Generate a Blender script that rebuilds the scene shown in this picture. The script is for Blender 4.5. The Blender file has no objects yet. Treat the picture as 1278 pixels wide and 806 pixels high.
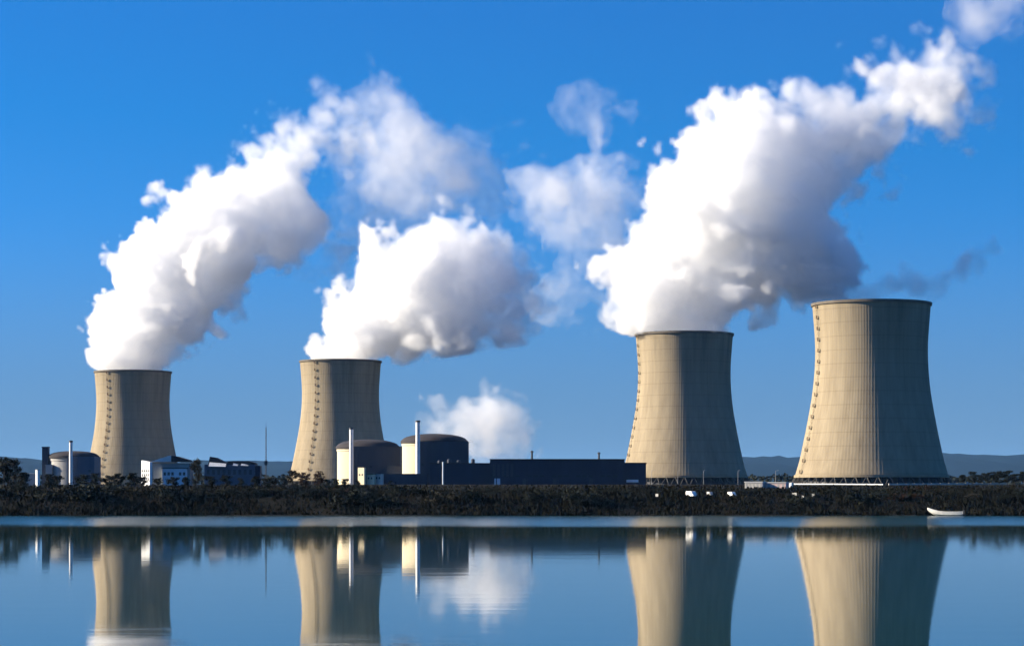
import bpy, bmesh, math, random
from mathutils import Vector, Matrix
R = math.radians
C = bpy.context.scene.collection
scene = bpy.context.scene

# ------------------------------------------------------------------ camera
F, CX, HZ, HC = 2882.0, 639.0, 615.6, 10.0        # focal length and horizon in photo pixels, eye height over the water
cam = bpy.data.cameras.new('camera')
cam.sensor_fit = 'HORIZONTAL'; cam.sensor_width = 36.0
cam.lens = 36.0 * F / 1278.0
cam.shift_y = (HZ - 403.0) / 1278.0
cam.clip_start = 1.0; cam.clip_end = 80000.0
camo = bpy.data.objects.new('camera', cam); C.objects.link(camo)
camo.location = (0, 0, HC); camo.rotation_euler = (R(90), 0, 0)
scene.camera = camo

# ------------------------------------------------------------------ sky and sun
SUN_EL, SUN_LEFT = 21.0, 84.0                     # sun height, degrees left of the viewing direction
world = bpy.data.worlds.new('World'); scene.world = world
world.use_nodes = True
wn, wl = world.node_tree.nodes, world.node_tree.links
bg = wn['Background']
sky = wn.new('ShaderNodeTexSky'); sky.sky_type = 'NISHITA'; sky.sun_disc = False
sky.sun_elevation = R(SUN_EL); sky.sun_rotation = R(-SUN_LEFT)
sky.altitude = 600; sky.air_density = 1.0; sky.dust_density = 0.25; sky.ozone_density = 1.0
tc = wn.new('ShaderNodeTexCoord')
mp = wn.new('ShaderNodeMapping'); mp.vector_type = 'POINT'; mp.inputs['Scale'].default_value = (1, 1, 0.8)
mp.inputs['Location'].default_value = (0, 0, 0.19)
nm = wn.new('ShaderNodeVectorMath'); nm.operation = 'NORMALIZE'
hs = wn.new('ShaderNodeHueSaturation'); hs.inputs['Saturation'].default_value = 1.66; hs.inputs['Hue'].default_value = 0.514; hs.inputs['Value'].default_value = 1.0
wl.new(tc.outputs['Generated'], mp.inputs['Vector']); wl.new(mp.outputs[0], nm.inputs[0]); wl.new(nm.outputs[0], sky.inputs['Vector'])
wl.new(sky.outputs[0], hs.inputs['Color']); 
# the dusty, duller band of sky low over the plain
sz = wn.new('ShaderNodeSeparateXYZ'); wl.new(tc.outputs['Generated'], sz.inputs[0])
mr = wn.new('ShaderNodeMapRange'); mr.interpolation_type = 'SMOOTHSTEP'
mr.inputs['From Min'].default_value = 0.005; mr.inputs['From Max'].default_value = 0.125; mr.inputs['To Min'].default_value = 0.85; mr.inputs['To Max'].default_value = 0.0
wl.new(sz.outputs['Z'], mr.inputs['Value'])
dm = wn.new('ShaderNodeMix'); dm.data_type = 'RGBA'; wl.new(mr.outputs[0], dm.inputs['Factor']); 
vmx = wn.new('ShaderNodeVectorMath'); vmx.operation = 'MAXIMUM'; vmx.inputs[1].default_value = (0.10, 0.0, 0.0)   # no negative red after the saturation
wl.new(hs.outputs[0], vmx.inputs[0]); wl.new(vmx.outputs[0], dm.inputs['A'])
dm.inputs['B'].default_value = (0.72, 1.33, 2.05, 1)
wl.new(dm.outputs['Result'], bg.inputs['Color'])
bg.inputs['Strength'].default_value = 0.076

sl = bpy.data.lights.new('sun', 'SUN'); sl.energy = 5.0; sl.angle = R(0.5); sl.color = (1.0, 0.885, 0.70)
so = bpy.data.objects.new('sun', sl); C.objects.link(so)
sd = Vector((-math.sin(R(SUN_LEFT)) * math.cos(R(SUN_EL)), math.cos(R(SUN_LEFT)) * math.cos(R(SUN_EL)), math.sin(R(SUN_EL))))
so.rotation_euler = sd.to_track_quat('Z', 'Y').to_euler()
so.location = (-600, 1200, 600)

scene.view_settings.view_transform = 'Standard'; scene.view_settings.look = 'None'
scene.view_settings.exposure = 1.3; scene.view_settings.gamma = 1.0; scene.view_settings.use_curve_mapping = False
cy = scene.cycles
cy.use_denoising = True
cy.use_adaptive_sampling = True; cy.adaptive_threshold = 0.03
cy.max_bounces = 28; cy.diffuse_bounces = 1; cy.glossy_bounces = 3; cy.transparent_max_bounces = 24
cy.volume_bounces = 22
cy.volume_step_rate = 1.0; cy.volume_max_steps = 512

# ------------------------------------------------------------------ helpers
def px(x, y, d):
    """A photo pixel at distance d -> a world point."""
    return Vector(((x - CX) * d / F, d, HC + (HZ - y) * d / F))

def ground(d):
    pts = ((1000, -2.5), (1044, -0.3), (1050, 0.6), (1060, 3.0), (1080, 8.0), (1100, 10.2), (1300, 13.0), (1500, 15.8), (1650, 16.4), (3500, 16.5), (90000, 16.5))
    for (a, za), (b, zb) in zip(pts, pts[1:]):
        if d <= b:
            return za + (zb - za) * max(0.0, (d - a)) / (b - a)
    return 16.5

class MB:
    """Collects shapes into one mesh."""
    def __init__(s): s.v, s.f = [], []
    def add(s, vs, fs):
        n = len(s.v); s.v += [tuple(p) for p in vs]; s.f += [tuple(i + n for i in f) for f in fs]; return s
    def box(s, x0, x1, y0, y1, z0, z1):
        return s.add([(x0, y0, z0), (x1, y0, z0), (x1, y1, z0), (x0, y1, z0), (x0, y0, z1), (x1, y0, z1), (x1, y1, z1), (x0, y1, z1)],
                     [(0, 3, 2, 1), (4, 5, 6, 7), (0, 1, 5, 4), (1, 2, 6, 5), (2, 3, 7, 6), (3, 0, 4, 7)])
    def prism(s, prof, y0, y1):
        """profile in x,z (counter-clockwise seen from -y) extruded along y"""
        n = len(prof)
        vs = [(x, y0, z) for x, z in prof] + [(x, y1, z) for x, z in prof]
        fs = [tuple(range(n)), tuple(range(2 * n - 1, n - 1, -1))] + [(i, i + n, (i + 1) % n + n, (i + 1) % n) for i in range(n)]
        return s.add(vs, fs)
    def lathe(s, prof, seg=32, cx=0, cy=0, close=False, a0=0.0):
        n = len(prof); vs = []; fs = []
        for r, z in prof:
            for k in range(seg):
                a = a0 + 2 * math.pi * k / seg
                vs.append((cx + r * math.cos(a), cy + r * math.sin(a), z))
        rows = n if close else n - 1
        for i in range(rows):
            j = (i + 1) % n
            for k in range(seg):
                k2 = (k + 1) % seg
                fs.append((i * seg + k, i * seg + k2, j * seg + k2, j * seg + k))
        if not close:
            if prof[0][0] > 1e-6: fs.append(tuple(range(seg - 1, -1, -1)))
            if prof[-1][0] > 1e-6: fs.append(tuple((n - 1) * seg + k for k in range(seg)))
        return s.add(vs, fs)
    def tube(s, a, b, ra, rb=None, seg=6):
        a, b = Vector(a), Vector(b); rb = ra if rb is None else rb
        d = (b - a).normalized(); u = d.orthogonal().normalized(); w = d.cross(u)
        vs = [a + (u * math.cos(t) + w * math.sin(t)) * ra for t in (2 * math.pi * k / seg for k in range(seg))]
        vs += [b + (u * math.cos(t) + w * math.sin(t)) * rb for t in (2 * math.pi * k / seg for k in range(seg))]
        fs = [(k, (k + 1) % seg, (k + 1) % seg + seg, k + seg) for k in range(seg)]
        fs += [tuple(range(seg - 1, -1, -1)), tuple(range(seg, 2 * seg))]
        return s.add(vs, fs)
    def mesh(s, name, mat, smooth=False):
        me = bpy.data.meshes.new(name); me.from_pydata(s.v, [], s.f); me.update()
        if mat: me.materials.append(mat)
        if smooth: me.polygons.foreach_set('use_smooth', [True] * len(me.polygons))
        return me
    def build(s, name, mat, parent=None, smooth=False, loc=None, angle=None):
        me = s.mesh(name, mat, smooth)
        if angle is not None:
            me.polygons.foreach_set('use_smooth', [True] * len(me.polygons)); me.set_sharp_from_angle(angle=R(angle))
        o = bpy.data.objects.new(name, me); C.objects.link(o)
        if parent: o.parent = parent
        if loc is not None: o.location = loc
        return o

def pieces(mb, per, name, mat, parent):
    """Links each run of PER vertices of a collected shape as a mesh of its own."""
    for i in range(0, len(mb.v), per):
        q = MB(); q.v = mb.v[i:i + per]; q.f = [tuple(k - i for k in f) for f in mb.f if i <= f[0] < i + per]
        c = Vector([sum(p[a] for p in q.v) / per for a in range(3)]); q.v = [tuple(Vector(p) - c) for p in q.v]
        q.build(name, mat, parent, loc=c)

def tag(o, label=None, cat=None, group=None, kind=None):
    for k, v in (('label', label), ('category', cat), ('group', group), ('kind', kind)):
        if v: o[k] = v
    return o

def thing(name, loc, rz, label, cat, group=None):
    o = bpy.data.objects.new(name, None); C.objects.link(o)
    o.location = loc; o.rotation_euler = (0, 0, rz); o.empty_display_size = 5
    return tag(o, label, cat, group)

def mat(name, col, rough=0.8, var=0.15, scale=0.2, stretch=(1, 1, 1), bump=0.0, bump_scale=1.0, col2=None, spec=0.3, metallic=0.0):
    m = bpy.data.materials.new(name); m.use_nodes = True
    n, l = m.node_tree.nodes, m.node_tree.links
    b = n['Principled BSDF']; b.inputs['Roughness'].default_value = rough
    b.inputs['Specular IOR Level'].default_value = spec; b.inputs['Metallic'].default_value = metallic
    t = n.new('ShaderNodeTexCoord'); mpn = n.new('ShaderNodeMapping'); mpn.inputs['Scale'].default_value = stretch
    l.new(t.outputs['Object'], mpn.inputs['Vector'])
    nz = n.new('ShaderNodeTexNoise'); nz.inputs['Scale'].default_value = scale; nz.inputs['Detail'].default_value = 6; nz.inputs['Roughness'].default_value = 0.62
    l.new(mpn.outputs[0], nz.inputs['Vector'])
    r = n.new('ShaderNodeValToRGB')
    c2 = col2 or tuple(c * (1 + var) for c in col); c1 = tuple(c * (1 - var) for c in col) if not col2 else col
    r.color_ramp.elements[0].position = 0.32; r.color_ramp.elements[1].position = 0.68
    r.color_ramp.elements[0].color = (*c1, 1); r.color_ramp.elements[1].color = (*c2, 1)
    l.new(nz.outputs['Fac'], r.inputs['Fac']); l.new(r.outputs[0], b.inputs['Base Color'])
    if bump:
        nb = n.new('ShaderNodeTexNoise'); nb.inputs['Scale'].default_value = bump_scale; nb.inputs['Detail'].default_value = 4
        l.new(t.outputs['Object'], nb.inputs['Vector'])
        bn = n.new('ShaderNodeBump'); bn.inputs['Strength'].default_value = bump; bn.inputs['Distance'].default_value = 0.3
        l.new(nb.outputs['Fac'], bn.inputs['Height']); l.new(bn.outputs[0], b.inputs['Normal'])
    return m

M = {}
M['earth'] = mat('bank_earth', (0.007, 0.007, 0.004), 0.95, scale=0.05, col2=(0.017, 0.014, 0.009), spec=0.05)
M['hill'] = mat('hazy_hill_forest', (0.006, 0.014, 0.024), 1.0, 0.25, scale=0.0012, spec=0.0)  # forest colour tinted blue, with some distance haze put into it
M['dark_metal'] = mat('dark_metal', (0.05, 0.05, 0.055), 0.6, 0.2, scale=0.5)
M['rust'] = mat('weathered_ladder', (0.10, 0.055, 0.03), 0.8, 0.3, scale=0.4)
M['pale_concrete'] = mat('pale_concrete', (0.50, 0.47, 0.41), 0.85, 0.10, scale=0.15)
M['cream_wall'] = mat('cream_wall', (0.62, 0.53, 0.36), 0.85, 0.08, scale=0.12, stretch=(1, 1, 0.3))
M['grey_wall'] = mat('grey_wall', (0.36, 0.35, 0.33), 0.85, 0.12, scale=0.1, stretch=(1, 1, 0.3))
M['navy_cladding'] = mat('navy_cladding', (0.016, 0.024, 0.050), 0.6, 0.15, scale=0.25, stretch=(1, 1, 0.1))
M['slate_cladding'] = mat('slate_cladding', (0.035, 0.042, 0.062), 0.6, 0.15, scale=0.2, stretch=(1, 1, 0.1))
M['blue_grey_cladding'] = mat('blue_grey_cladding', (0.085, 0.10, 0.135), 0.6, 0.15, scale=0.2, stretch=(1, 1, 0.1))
M['dull_white'] = mat('dull_white_paint', (0.42, 0.41, 0.38), 0.6, 0.1, scale=0.4)
M['roof_dark'] = mat('dark_roof', (0.035, 0.030, 0.032), 0.85, 0.2, scale=0.2)
M['roof_pale'] = mat('pale_roof', (0.62, 0.62, 0.60), 0.6, 0.08, scale=0.3)
M['white'] = mat('white_paint', (0.80, 0.79, 0.76), 0.55, 0.05, scale=0.4)
M['white_clad'] = mat('white_cladding', (0.60, 0.66, 0.70), 0.5, 0.08, scale=0.3)
M['glass'] = mat('window_glass', (0.03, 0.04, 0.05), 0.15, 0.2, scale=0.5, spec=0.5)
M['pink'] = mat('pink_render', (0.58, 0.42, 0.38), 0.85, 0.1, scale=0.4)
M['red_band'] = mat('red_band', (0.25, 0.05, 0.04), 0.7, 0.1)
M['tyre'] = mat('tyre_rubber', (0.02, 0.02, 0.02), 0.8, 0.1)
M['bark'] = mat('tree_bark', (0.05, 0.04, 0.03), 0.95, 0.2, scale=1.5)
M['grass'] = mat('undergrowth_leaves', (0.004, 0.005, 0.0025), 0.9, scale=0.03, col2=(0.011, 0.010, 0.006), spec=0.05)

def leaf_mat(name, a, b):
    m = mat(name, a, 0.8, scale=0.9, col2=b, spec=0.15)
    return m
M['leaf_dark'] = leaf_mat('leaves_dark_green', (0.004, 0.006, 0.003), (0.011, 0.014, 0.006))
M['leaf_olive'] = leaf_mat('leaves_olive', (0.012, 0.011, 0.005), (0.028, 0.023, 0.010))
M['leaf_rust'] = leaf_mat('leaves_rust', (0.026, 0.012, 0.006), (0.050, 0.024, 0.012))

def concrete_mat():
    """Tower concrete: beige, vertical streaks, faint horizontal lift joints."""
    m = bpy.data.materials.new('tower_concrete'); m.use_nodes = True
    n, l = m.node_tree.nodes, m.node_tree.links
    b = n['Principled BSDF']; b.inputs['Roughness'].default_value = 0.9; b.inputs['Specular IOR Level'].default_value = 0.15
    t = n.new('ShaderNodeTexCoord')
    def noise(scale, st, det=5):
        mm = n.new('ShaderNodeMapping'); mm.inputs['Scale'].default_value = st; l.new(t.outputs['Object'], mm.inputs['Vector'])
        z = n.new('ShaderNodeTexNoise'); z.inputs['Scale'].default_value = scale; z.inputs['Detail'].default_value = det
        l.new(mm.outputs[0], z.inputs['Vector']); return z.outputs['Fac']
    st = noise(0.22, (1, 1, 0.045)); bl = noise(0.03, (1, 1, 0.6)); fine = noise(0.55, (1, 1, 0.02), 3)
    r = n.new('ShaderNodeValToRGB'); r.color_ramp.elements[0].position = 0.28; r.color_ramp.elements[1].position = 0.66
    r.color_ramp.elements[0].color = (0.205, 0.162, 0.106, 1); r.color_ramp.elements[1].color = (0.345, 0.284, 0.190, 1)
    def mth(op, a, bb):
        q = n.new('ShaderNodeMath'); q.operation = op
        for i, v in enumerate((a, bb)):
            if isinstance(v, (int, float)): q.inputs[i].default_value = v
            else: l.new(v, q.inputs[i])
        return q.outputs[0]
    mix = mth('ADD', mth('ADD', mth('MULTIPLY', st, 0.45), mth('MULTIPLY', bl, 0.3)), mth('MULTIPLY', fine, 0.25))
    l.new(mix, r.inputs['Fac'])
    sx = n.new('ShaderNodeSeparateXYZ'); l.new(t.outputs['Object'], sx.inputs[0])
    band = mth('GREATER_THAN', mth('FRACT', mth('MULTIPLY', sx.outputs['Z'], 1 / 9.4), 0), 0.92)
    mx = n.new('ShaderNodeMix'); mx.data_type = 'RGBA'; mx.blend_type = 'MULTIPLY'
    l.new(mth('MULTIPLY', band, 0.28), mx.inputs['Factor']); l.new(r.outputs[0], mx.inputs['A']); mx.inputs['B'].default_value = (0.6, 0.55, 0.5, 1)
    # rain streaks running down from the rim
    up = n.new('ShaderNodeMapRange'); up.interpolation_type = 'SMOOTHSTEP'
    up.inputs['From Min'].default_value = 70; up.inputs['From Max'].default_value = 126; l.new(sx.outputs['Z'], up.inputs['Value'])
    run = n.new('ShaderNodeMapRange'); run.inputs['From Min'].default_value = 0.42; run.inputs['From Max'].default_value = 0.62
    l.new(noise(0.14, (1, 1, 0.02), 6), run.inputs['Value'])
    mz = n.new('ShaderNodeMix'); mz.data_type = 'RGBA'; mz.blend_type = 'MULTIPLY'
    l.new(mth('MULTIPLY', mth('MULTIPLY', up.outputs[0], run.outputs[0]), 0.55), mz.inputs['Factor'])
    l.new(mx.outputs['Result'], mz.inputs['A']); mz.inputs['B'].default_value = (0.50, 0.50, 0.50, 1)
    l.new(mz.outputs['Result'], b.inputs['Base Color'])
    return m
M['tower'] = concrete_mat()

# ------------------------------------------------------------------ the setting
rnd = random.Random(4)
def rand_noise(x, s=0):
    return math.sin(x * 0.031 + s) * 0.5 + math.sin(x * 0.083 + 2.1 * s) * 0.3 + math.sin(x * 0.21 + 3.7 * s) * 0.2

def build_land():
    ds = [1000, 1030, 1042, 1046, 1050, 1055, 1060, 1067, 1074, 1081, 1090, 1100, 1125, 1160, 1200, 1260, 1320, 1400, 1500, 1650, 1900, 2300, 3000, 4500, 8000, 15000, 30000, 60000]
    us = [-1] + [-0.5 + i * 0.0125 for i in range(81)] + [1]
    vs, fs = [], []
    for d in ds:
        for u in us:
            x = u * max(d, 1100) * (1.0 if abs(u) < 0.6 else 1.6)
            j = rand_noise(x, 1) * 3.2 if 1040 <= d < 1100 else 0
            z = ground(d) + (rand_noise(x, 2.0) * 0.5 if 1060 <= d <= 1400 else 0)
            vs.append((x, d + j, z))
    w = len(us)
    for i in range(len(ds) - 1):
        for k in range(w - 1):
            fs.append((i * w + k, i * w + k + 1, (i + 1) * w + k + 1, (i + 1) * w + k))
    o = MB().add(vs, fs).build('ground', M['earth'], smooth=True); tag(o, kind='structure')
build_land()

def water_mat():
    m = bpy.data.materials.new('lake_water'); m.use_nodes = True
    n, l = m.node_tree.nodes, m.node_tree.links
    b = n['Principled BSDF']
    b.inputs['Base Color'].default_value = (0.010, 0.042, 0.040, 1); b.inputs['IOR'].default_value = 1.333
    b.inputs['Specular IOR Level'].default_value = 0.40
    g = n.new('ShaderNodeNewGeometry')
    def noise(scale, st, det=3):
        mm = n.new('ShaderNodeMapping'); mm.inputs['Scale'].default_value = st; l.new(g.outputs['Position'], mm.inputs['Vector'])
        z = n.new('ShaderNodeTexNoise'); z.inputs['Scale'].default_value = scale; z.inputs['Detail'].default_value = det
        l.new(mm.outputs[0], z.inputs['Vector']); return z.outputs['Fac']
    sx = n.new('ShaderNodeSeparateXYZ'); l.new(g.outputs['Position'], sx.inputs[0])
    # wind-ruffled water towards the far bank, smooth water nearer
    wob = n.new('ShaderNodeMath'); wob.operation = 'MULTIPLY_ADD'; wob.inputs[1].default_value = 170.0
    l.new(noise(0.006, (1, 0.3, 1)), wob.inputs[0]); l.new(sx.outputs['Y'], wob.inputs[2])
    r = n.new('ShaderNodeMapRange'); r.interpolation_type = 'SMOOTHSTEP'
    r.inputs['From Min'].default_value = 740; r.inputs['From Max'].default_value = 850
    r.inputs['To Min'].default_value = 0.036; r.inputs['To Max'].default_value = 0.15
    l.new(wob.outputs[0], r.inputs['Value']); l.new(r.outputs[0], b.inputs['Roughness'])
    bp = n.new('ShaderNodeBump'); bp.inputs['Strength'].default_value = 0.05; bp.inputs['Distance'].default_value = 0.2
    l.new(noise(0.15, (0.35, 1, 1), 4), bp.inputs['Height']); l.new(bp.outputs[0], b.inputs['Normal'])
    return m
w = MB().add([(-6000, -400, 0), (6000, -400, 0), (6000, 1062, 0), (-6000, 1062, 0)], [(0, 1, 2, 3)]).build('water', water_mat()); tag(w, kind='structure')

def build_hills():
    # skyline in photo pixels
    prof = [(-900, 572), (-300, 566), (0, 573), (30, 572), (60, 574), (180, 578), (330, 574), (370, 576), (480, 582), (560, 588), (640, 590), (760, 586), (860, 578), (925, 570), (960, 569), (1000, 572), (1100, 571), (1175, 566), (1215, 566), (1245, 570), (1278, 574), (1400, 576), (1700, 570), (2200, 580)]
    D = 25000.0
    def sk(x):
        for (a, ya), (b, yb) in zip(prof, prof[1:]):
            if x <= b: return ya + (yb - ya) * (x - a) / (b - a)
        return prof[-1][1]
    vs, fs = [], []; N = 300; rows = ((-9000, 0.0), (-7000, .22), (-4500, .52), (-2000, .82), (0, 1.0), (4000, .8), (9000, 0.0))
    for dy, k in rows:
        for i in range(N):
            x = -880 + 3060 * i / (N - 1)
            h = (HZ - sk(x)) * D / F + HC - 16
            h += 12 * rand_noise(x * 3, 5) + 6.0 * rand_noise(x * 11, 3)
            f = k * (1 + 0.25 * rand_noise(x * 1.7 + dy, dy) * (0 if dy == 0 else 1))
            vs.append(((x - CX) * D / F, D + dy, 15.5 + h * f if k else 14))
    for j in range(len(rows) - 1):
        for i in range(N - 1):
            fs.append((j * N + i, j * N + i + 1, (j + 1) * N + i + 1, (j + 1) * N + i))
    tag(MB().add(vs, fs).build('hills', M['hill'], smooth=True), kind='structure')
build_hills()

# ------------------------------------------------------------------ cooling towers
TH = 127.0
PROF = [(0, 55.2), (4, 54.0), (8, 52.6), (12, 51.4), (17, 49.9), (24, 48.3), (31, 46.9), (38, 45.4), (46, 43.9), (54, 42.4), (63, 40.9), (72, 39.8), (80, 39.1), (88, 38.7), (96, 38.6), (104, 38.9), (112, 39.5), (120, 40.1), (127, 40.7)]
Z0 = 7.5                                            # bottom edge of the shell, above the air inlet
def rad(z):
    for (a, ra), (b, rb) in zip(PROF, PROF[1:]):
        if z <= b: return ra + (rb - ra) * (z - a) / (b - a)
    return PROF[-1][1]

def tower_meshes():
    ribs, seg, rows = 132, 132 * 4, 44
    sh = MB(); vs, fs = [], []
    for i in range(rows + 1):
        z = Z0 + (TH - Z0) * i / rows
        for k in range(seg):
            a = 2 * math.pi * k / seg
            r = rad(z) + (0.08 if k % 4 == 0 else 0.0)
            vs.append((r * math.cos(a), r * math.sin(a), z))
    for i in range(rows):
        for k in range(seg):
            k2 = (k + 1) % seg
            fs.append((i * seg + k, i * seg + k2, (i + 1) * seg + k2, (i + 1) * seg + k))
    sh.add(vs, fs)
    n = 96; inner = [(rad(Z0 + (TH - Z0) * i / 20) - 1.0, Z0 + (TH - Z0) * i / 20) for i in range(20, -1, -1)]
    vs, fs = [], []
    for r, z in inner:
        for k in range(n):
            a = 2 * math.pi * k / n; vs.append((r * math.cos(a), r * math.sin(a), z))
    for i in range(len(inner) - 1):
        for k in range(n):
            fs.append((i * n + k, i * n + (k + 1) % n, (i + 1) * n + (k + 1) % n, (i + 1) * n + k))
    sh.add(vs, fs)
    shell = sh.mesh('shell', M['tower'], True); shell.set_sharp_from_angle(angle=R(50))
    rt = rad(TH)
    rim = MB().lathe([(rt + 0.9, TH - 1.5), (rt + 0.9, TH + 0.35), (rt - 1.3, TH + 0.35), (rt - 1.3, TH - 1.5)], 128, close=True).mesh('rim', M['grey_dark'], True)
    rim.set_sharp_from_angle(angle=R(40))
    rb = rad(Z0)
    lint = MB().lathe([(rb + 0.7, Z0 - 0.9), (rb + 0.7, Z0 + 0.9), (rb - 1.4, Z0 + 0.9), (rb - 1.4, Z0 - 0.9)], 128, close=True).mesh('lintel', M['tower'], True)
    lint.set_sharp_from_angle(angle=R(40))
    basin = MB().lathe([(59.5, -1.5), (59.5, 1.0), (58.6, 1.0), (58.6, -1.5)], 128, close=True).mesh('basin_wall', M['grey_dark'], True)
    basin.set_sharp_from_angle(angle=R(40))
    fill = MB().lathe([(47.5, -1.0), (47.5, Z0 - 0.4), (0.0, Z0 - 0.4)], 64).mesh('fill', M['dark_metal'])
    col = MB(); da = R(360 / 44)
    p0 = Vector((57.0, 0, -1.0)); p1 = Vector((rb * math.cos(da / 2), rb * math.sin(da / 2), Z0 - 0.5)); p2 = Vector((p1.x, -p1.y, p1.z))
    col.tube(p0, p1, 0.45, 0.4, 8); col.tube(p0, p2, 0.45, 0.4, 8)
    colm = col.mesh('support_column', M['shade_concrete'], True)
    return shell, rim, lint, basin, fill, colm
M['shade_concrete'] = mat('shade_toned_concrete', (0.06, 0.055, 0.048), 0.9, 0.2, scale=0.3)  # column colour darkened to paint in the shade of the air inlet
M['grey_dark'] = mat('rim_concrete', (0.13, 0.11, 0.085), 0.9, 0.2, scale=0.2)
TM = tower_meshes()

def ladder_mesh(ang):
    """Caged ladder with landings up one meridian of the shell."""
    mb = MB(); ca, sa = math.cos(ang), math.sin(ang); t = Vector((-sa, ca, 0)); rr = Vector((ca, sa, 0))
    def P(z, off, side): return rr * (rad(z) + 0.32 + off) + t * side + Vector((0, 0, z))
    zs = [1.0 if i == 0 else Z0 + (TH - Z0) * i / 40 for i in range(41)]
    for a, b in zip(zs, zs[1:]):
        for sgn in (-0.35, 0.35):
            mb.tube(P(a, 0.35, sgn), P(b, 0.35, sgn), 0.07, seg=4)
        mb.tube(P(a, 1.1, 0), P(b, 1.1, 0), 0.05, seg=4)
    z = 9.5
    while z < TH - 3:
        q = [P(z, -0.4, -0.8), P(z, -0.4, 0.8), P(z, 1.15, 0.8), P(z, 1.15, -0.8)]
        up = Vector((0, 0, 0.25)); hi = Vector((0, 0, 2.3))
        mb.add(q + [p + up for p in q], [(0, 1, 2, 3), (7, 6, 5, 4), (0, 4, 5, 1), (1, 5, 6, 2), (2, 6, 7, 3), (3, 7, 4, 0)])
        for i in range(4): mb.tube(q[i], q[i] + hi, 0.10, seg=4)
        s0, s1 = P(z, 0.95, -0.6), P(z, 0.95, 0.6)                # sheeted back of the landing cage
        e = rr * 0.12
        mb.add([s0, s1, s1 + hi, s0 + hi, s0 + e, s1 + e, s1 + hi + e, s0 + hi + e], [(3, 2, 1, 0), (4, 5, 6, 7), (0, 1, 5, 4), (1, 2, 6, 5), (2, 3, 7, 6), (3, 0, 4, 7)])
        z += 7.6
    return mb

TOWERS = [  # centre x, distance, top y, ladder sine, label
    (166.0, 2474, 461.5, -0.66, 'farthest and smallest pale cooling tower, steaming beside the domed grey building'),
    (425.0, 2326, 448.0, -0.62, 'cooling tower steaming behind the two cream reactor buildings, mid-size'),
    (854.0, 1938, 413.0, -0.95, 'cooling tower pouring the largest plume, right beside the long dark hall'),
    (1087.5, 1604, 373.5, -0.91, 'nearest and widest beige cooling tower, its top almost free of steam'),
]
def put(name, me, parent, rot=None):
    o = bpy.data.objects.new(name, me); C.objects.link(o); o.parent = parent
    if rot: o.rotation_euler = (0, 0, rot)
    return o
TPOS = []
for cx_, d, ty, ls, lab in TOWERS:
    top = px(cx_, ty, d - 40); top.x = (cx_ - CX) * d / F; base = Vector((top.x, d, top.z - TH)); TPOS.append(base)
    t = thing('cooling_tower', base, 0, lab, 'cooling tower', 'concrete cooling towers of the power plant')
    shell, rim, lint, basin, fill, colm = TM
    for nme, me in (('shell', shell), ('rim', rim), ('lintel', lint), ('basin_wall', basin), ('fill', fill)): put(nme, me, t)
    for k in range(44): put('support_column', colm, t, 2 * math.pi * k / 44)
    ang = math.pi + math.acos(-ls)                  # left of centre, on the side that faces the lake
    view = math.atan2(base.x, d)
    ladder_mesh(ang - view).build('access_ladder', M['rust'], t)

# ------------------------------------------------------------------ buildings of the plant
def at(x, d, z=None):
    return Vector(((x - CX) * d / F, d, ground(d) if z is None else z))
def ht(y, d):                                       # photo row -> height above the ground at distance d
    return HC + (HZ - y) * d / F - ground(d)

def reactor(cx_, d, half_px, top_y, eave_y, rest, label, wall, dome_px=None):
    """Round containment with a low dome, its auxiliary block in front and a vent stack."""
    k = d / F
    t = thing('reactor_building', at(cx_, d), 0, label, 'reactor building', 'domed reactor buildings')
    r = half_px * k; ze = ht(eave_y, d); zt = ht(top_y, d)
    w = MB().lathe([(r, -2), (r, ze - 3.4), (r + 0.5, ze - 3.2), (r + 0.5, ze)], 64).build('containment_wall', wall, t, angle=35)
    dm = [(r + 1.3, ze - 1.4), (r + 1.3, ze + 0.3)] + [((r + 0.6) * math.cos(a) , ze + 0.3 + (zt - ze) * math.sin(a) ** 0.9) for a in (R(8), R(20), R(32), R(44), R(56), R(68), R(80))] + [(0.0, zt + 0.3)]
    MB().lathe(dm, 64).build('dome_roof', M['roof_dark'], t, angle=30)
    for nme, (x0, x1, yt, y0, y1), mt in rest:
        X0, X1 = (x0 - cx_) * k, (x1 - cx_) * k; h = ht(yt, d)
        b = MB().box(X0, X1, y0, y1, -2, h - 0.6); b.box(X0 - 0.25, X1 + 0.25, y0 - 0.25, y1, h - 0.6, h)
        if 'block' in nme:                          # pilasters down the front
            n = max(2, int((X1 - X0) / 6))
            for i in range(n + 1):
                x = X0 + 0.3 + (X1 - X0 - 0.6) * i / n
                b.box(x - 0.25, x + 0.25, y0 - 0.22, y0, -2, h - 1.2)
        o = b.build(nme, mt, t)
        if 'block' in nme:
            wv = MB()
            for i in range(n):
                x = X0 + 0.3 + (X1 - X0 - 0.6) * (i + 0.5) / n
                if i % 2 == 0: wv.box(x - 1.0, x + 1.0, y0 - 0.05, y0 + 0.1, h * 0.45, h * 0.45 + 1.6)
            pieces(wv, 8, 'window', M['glass'], o)
    return t

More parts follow.
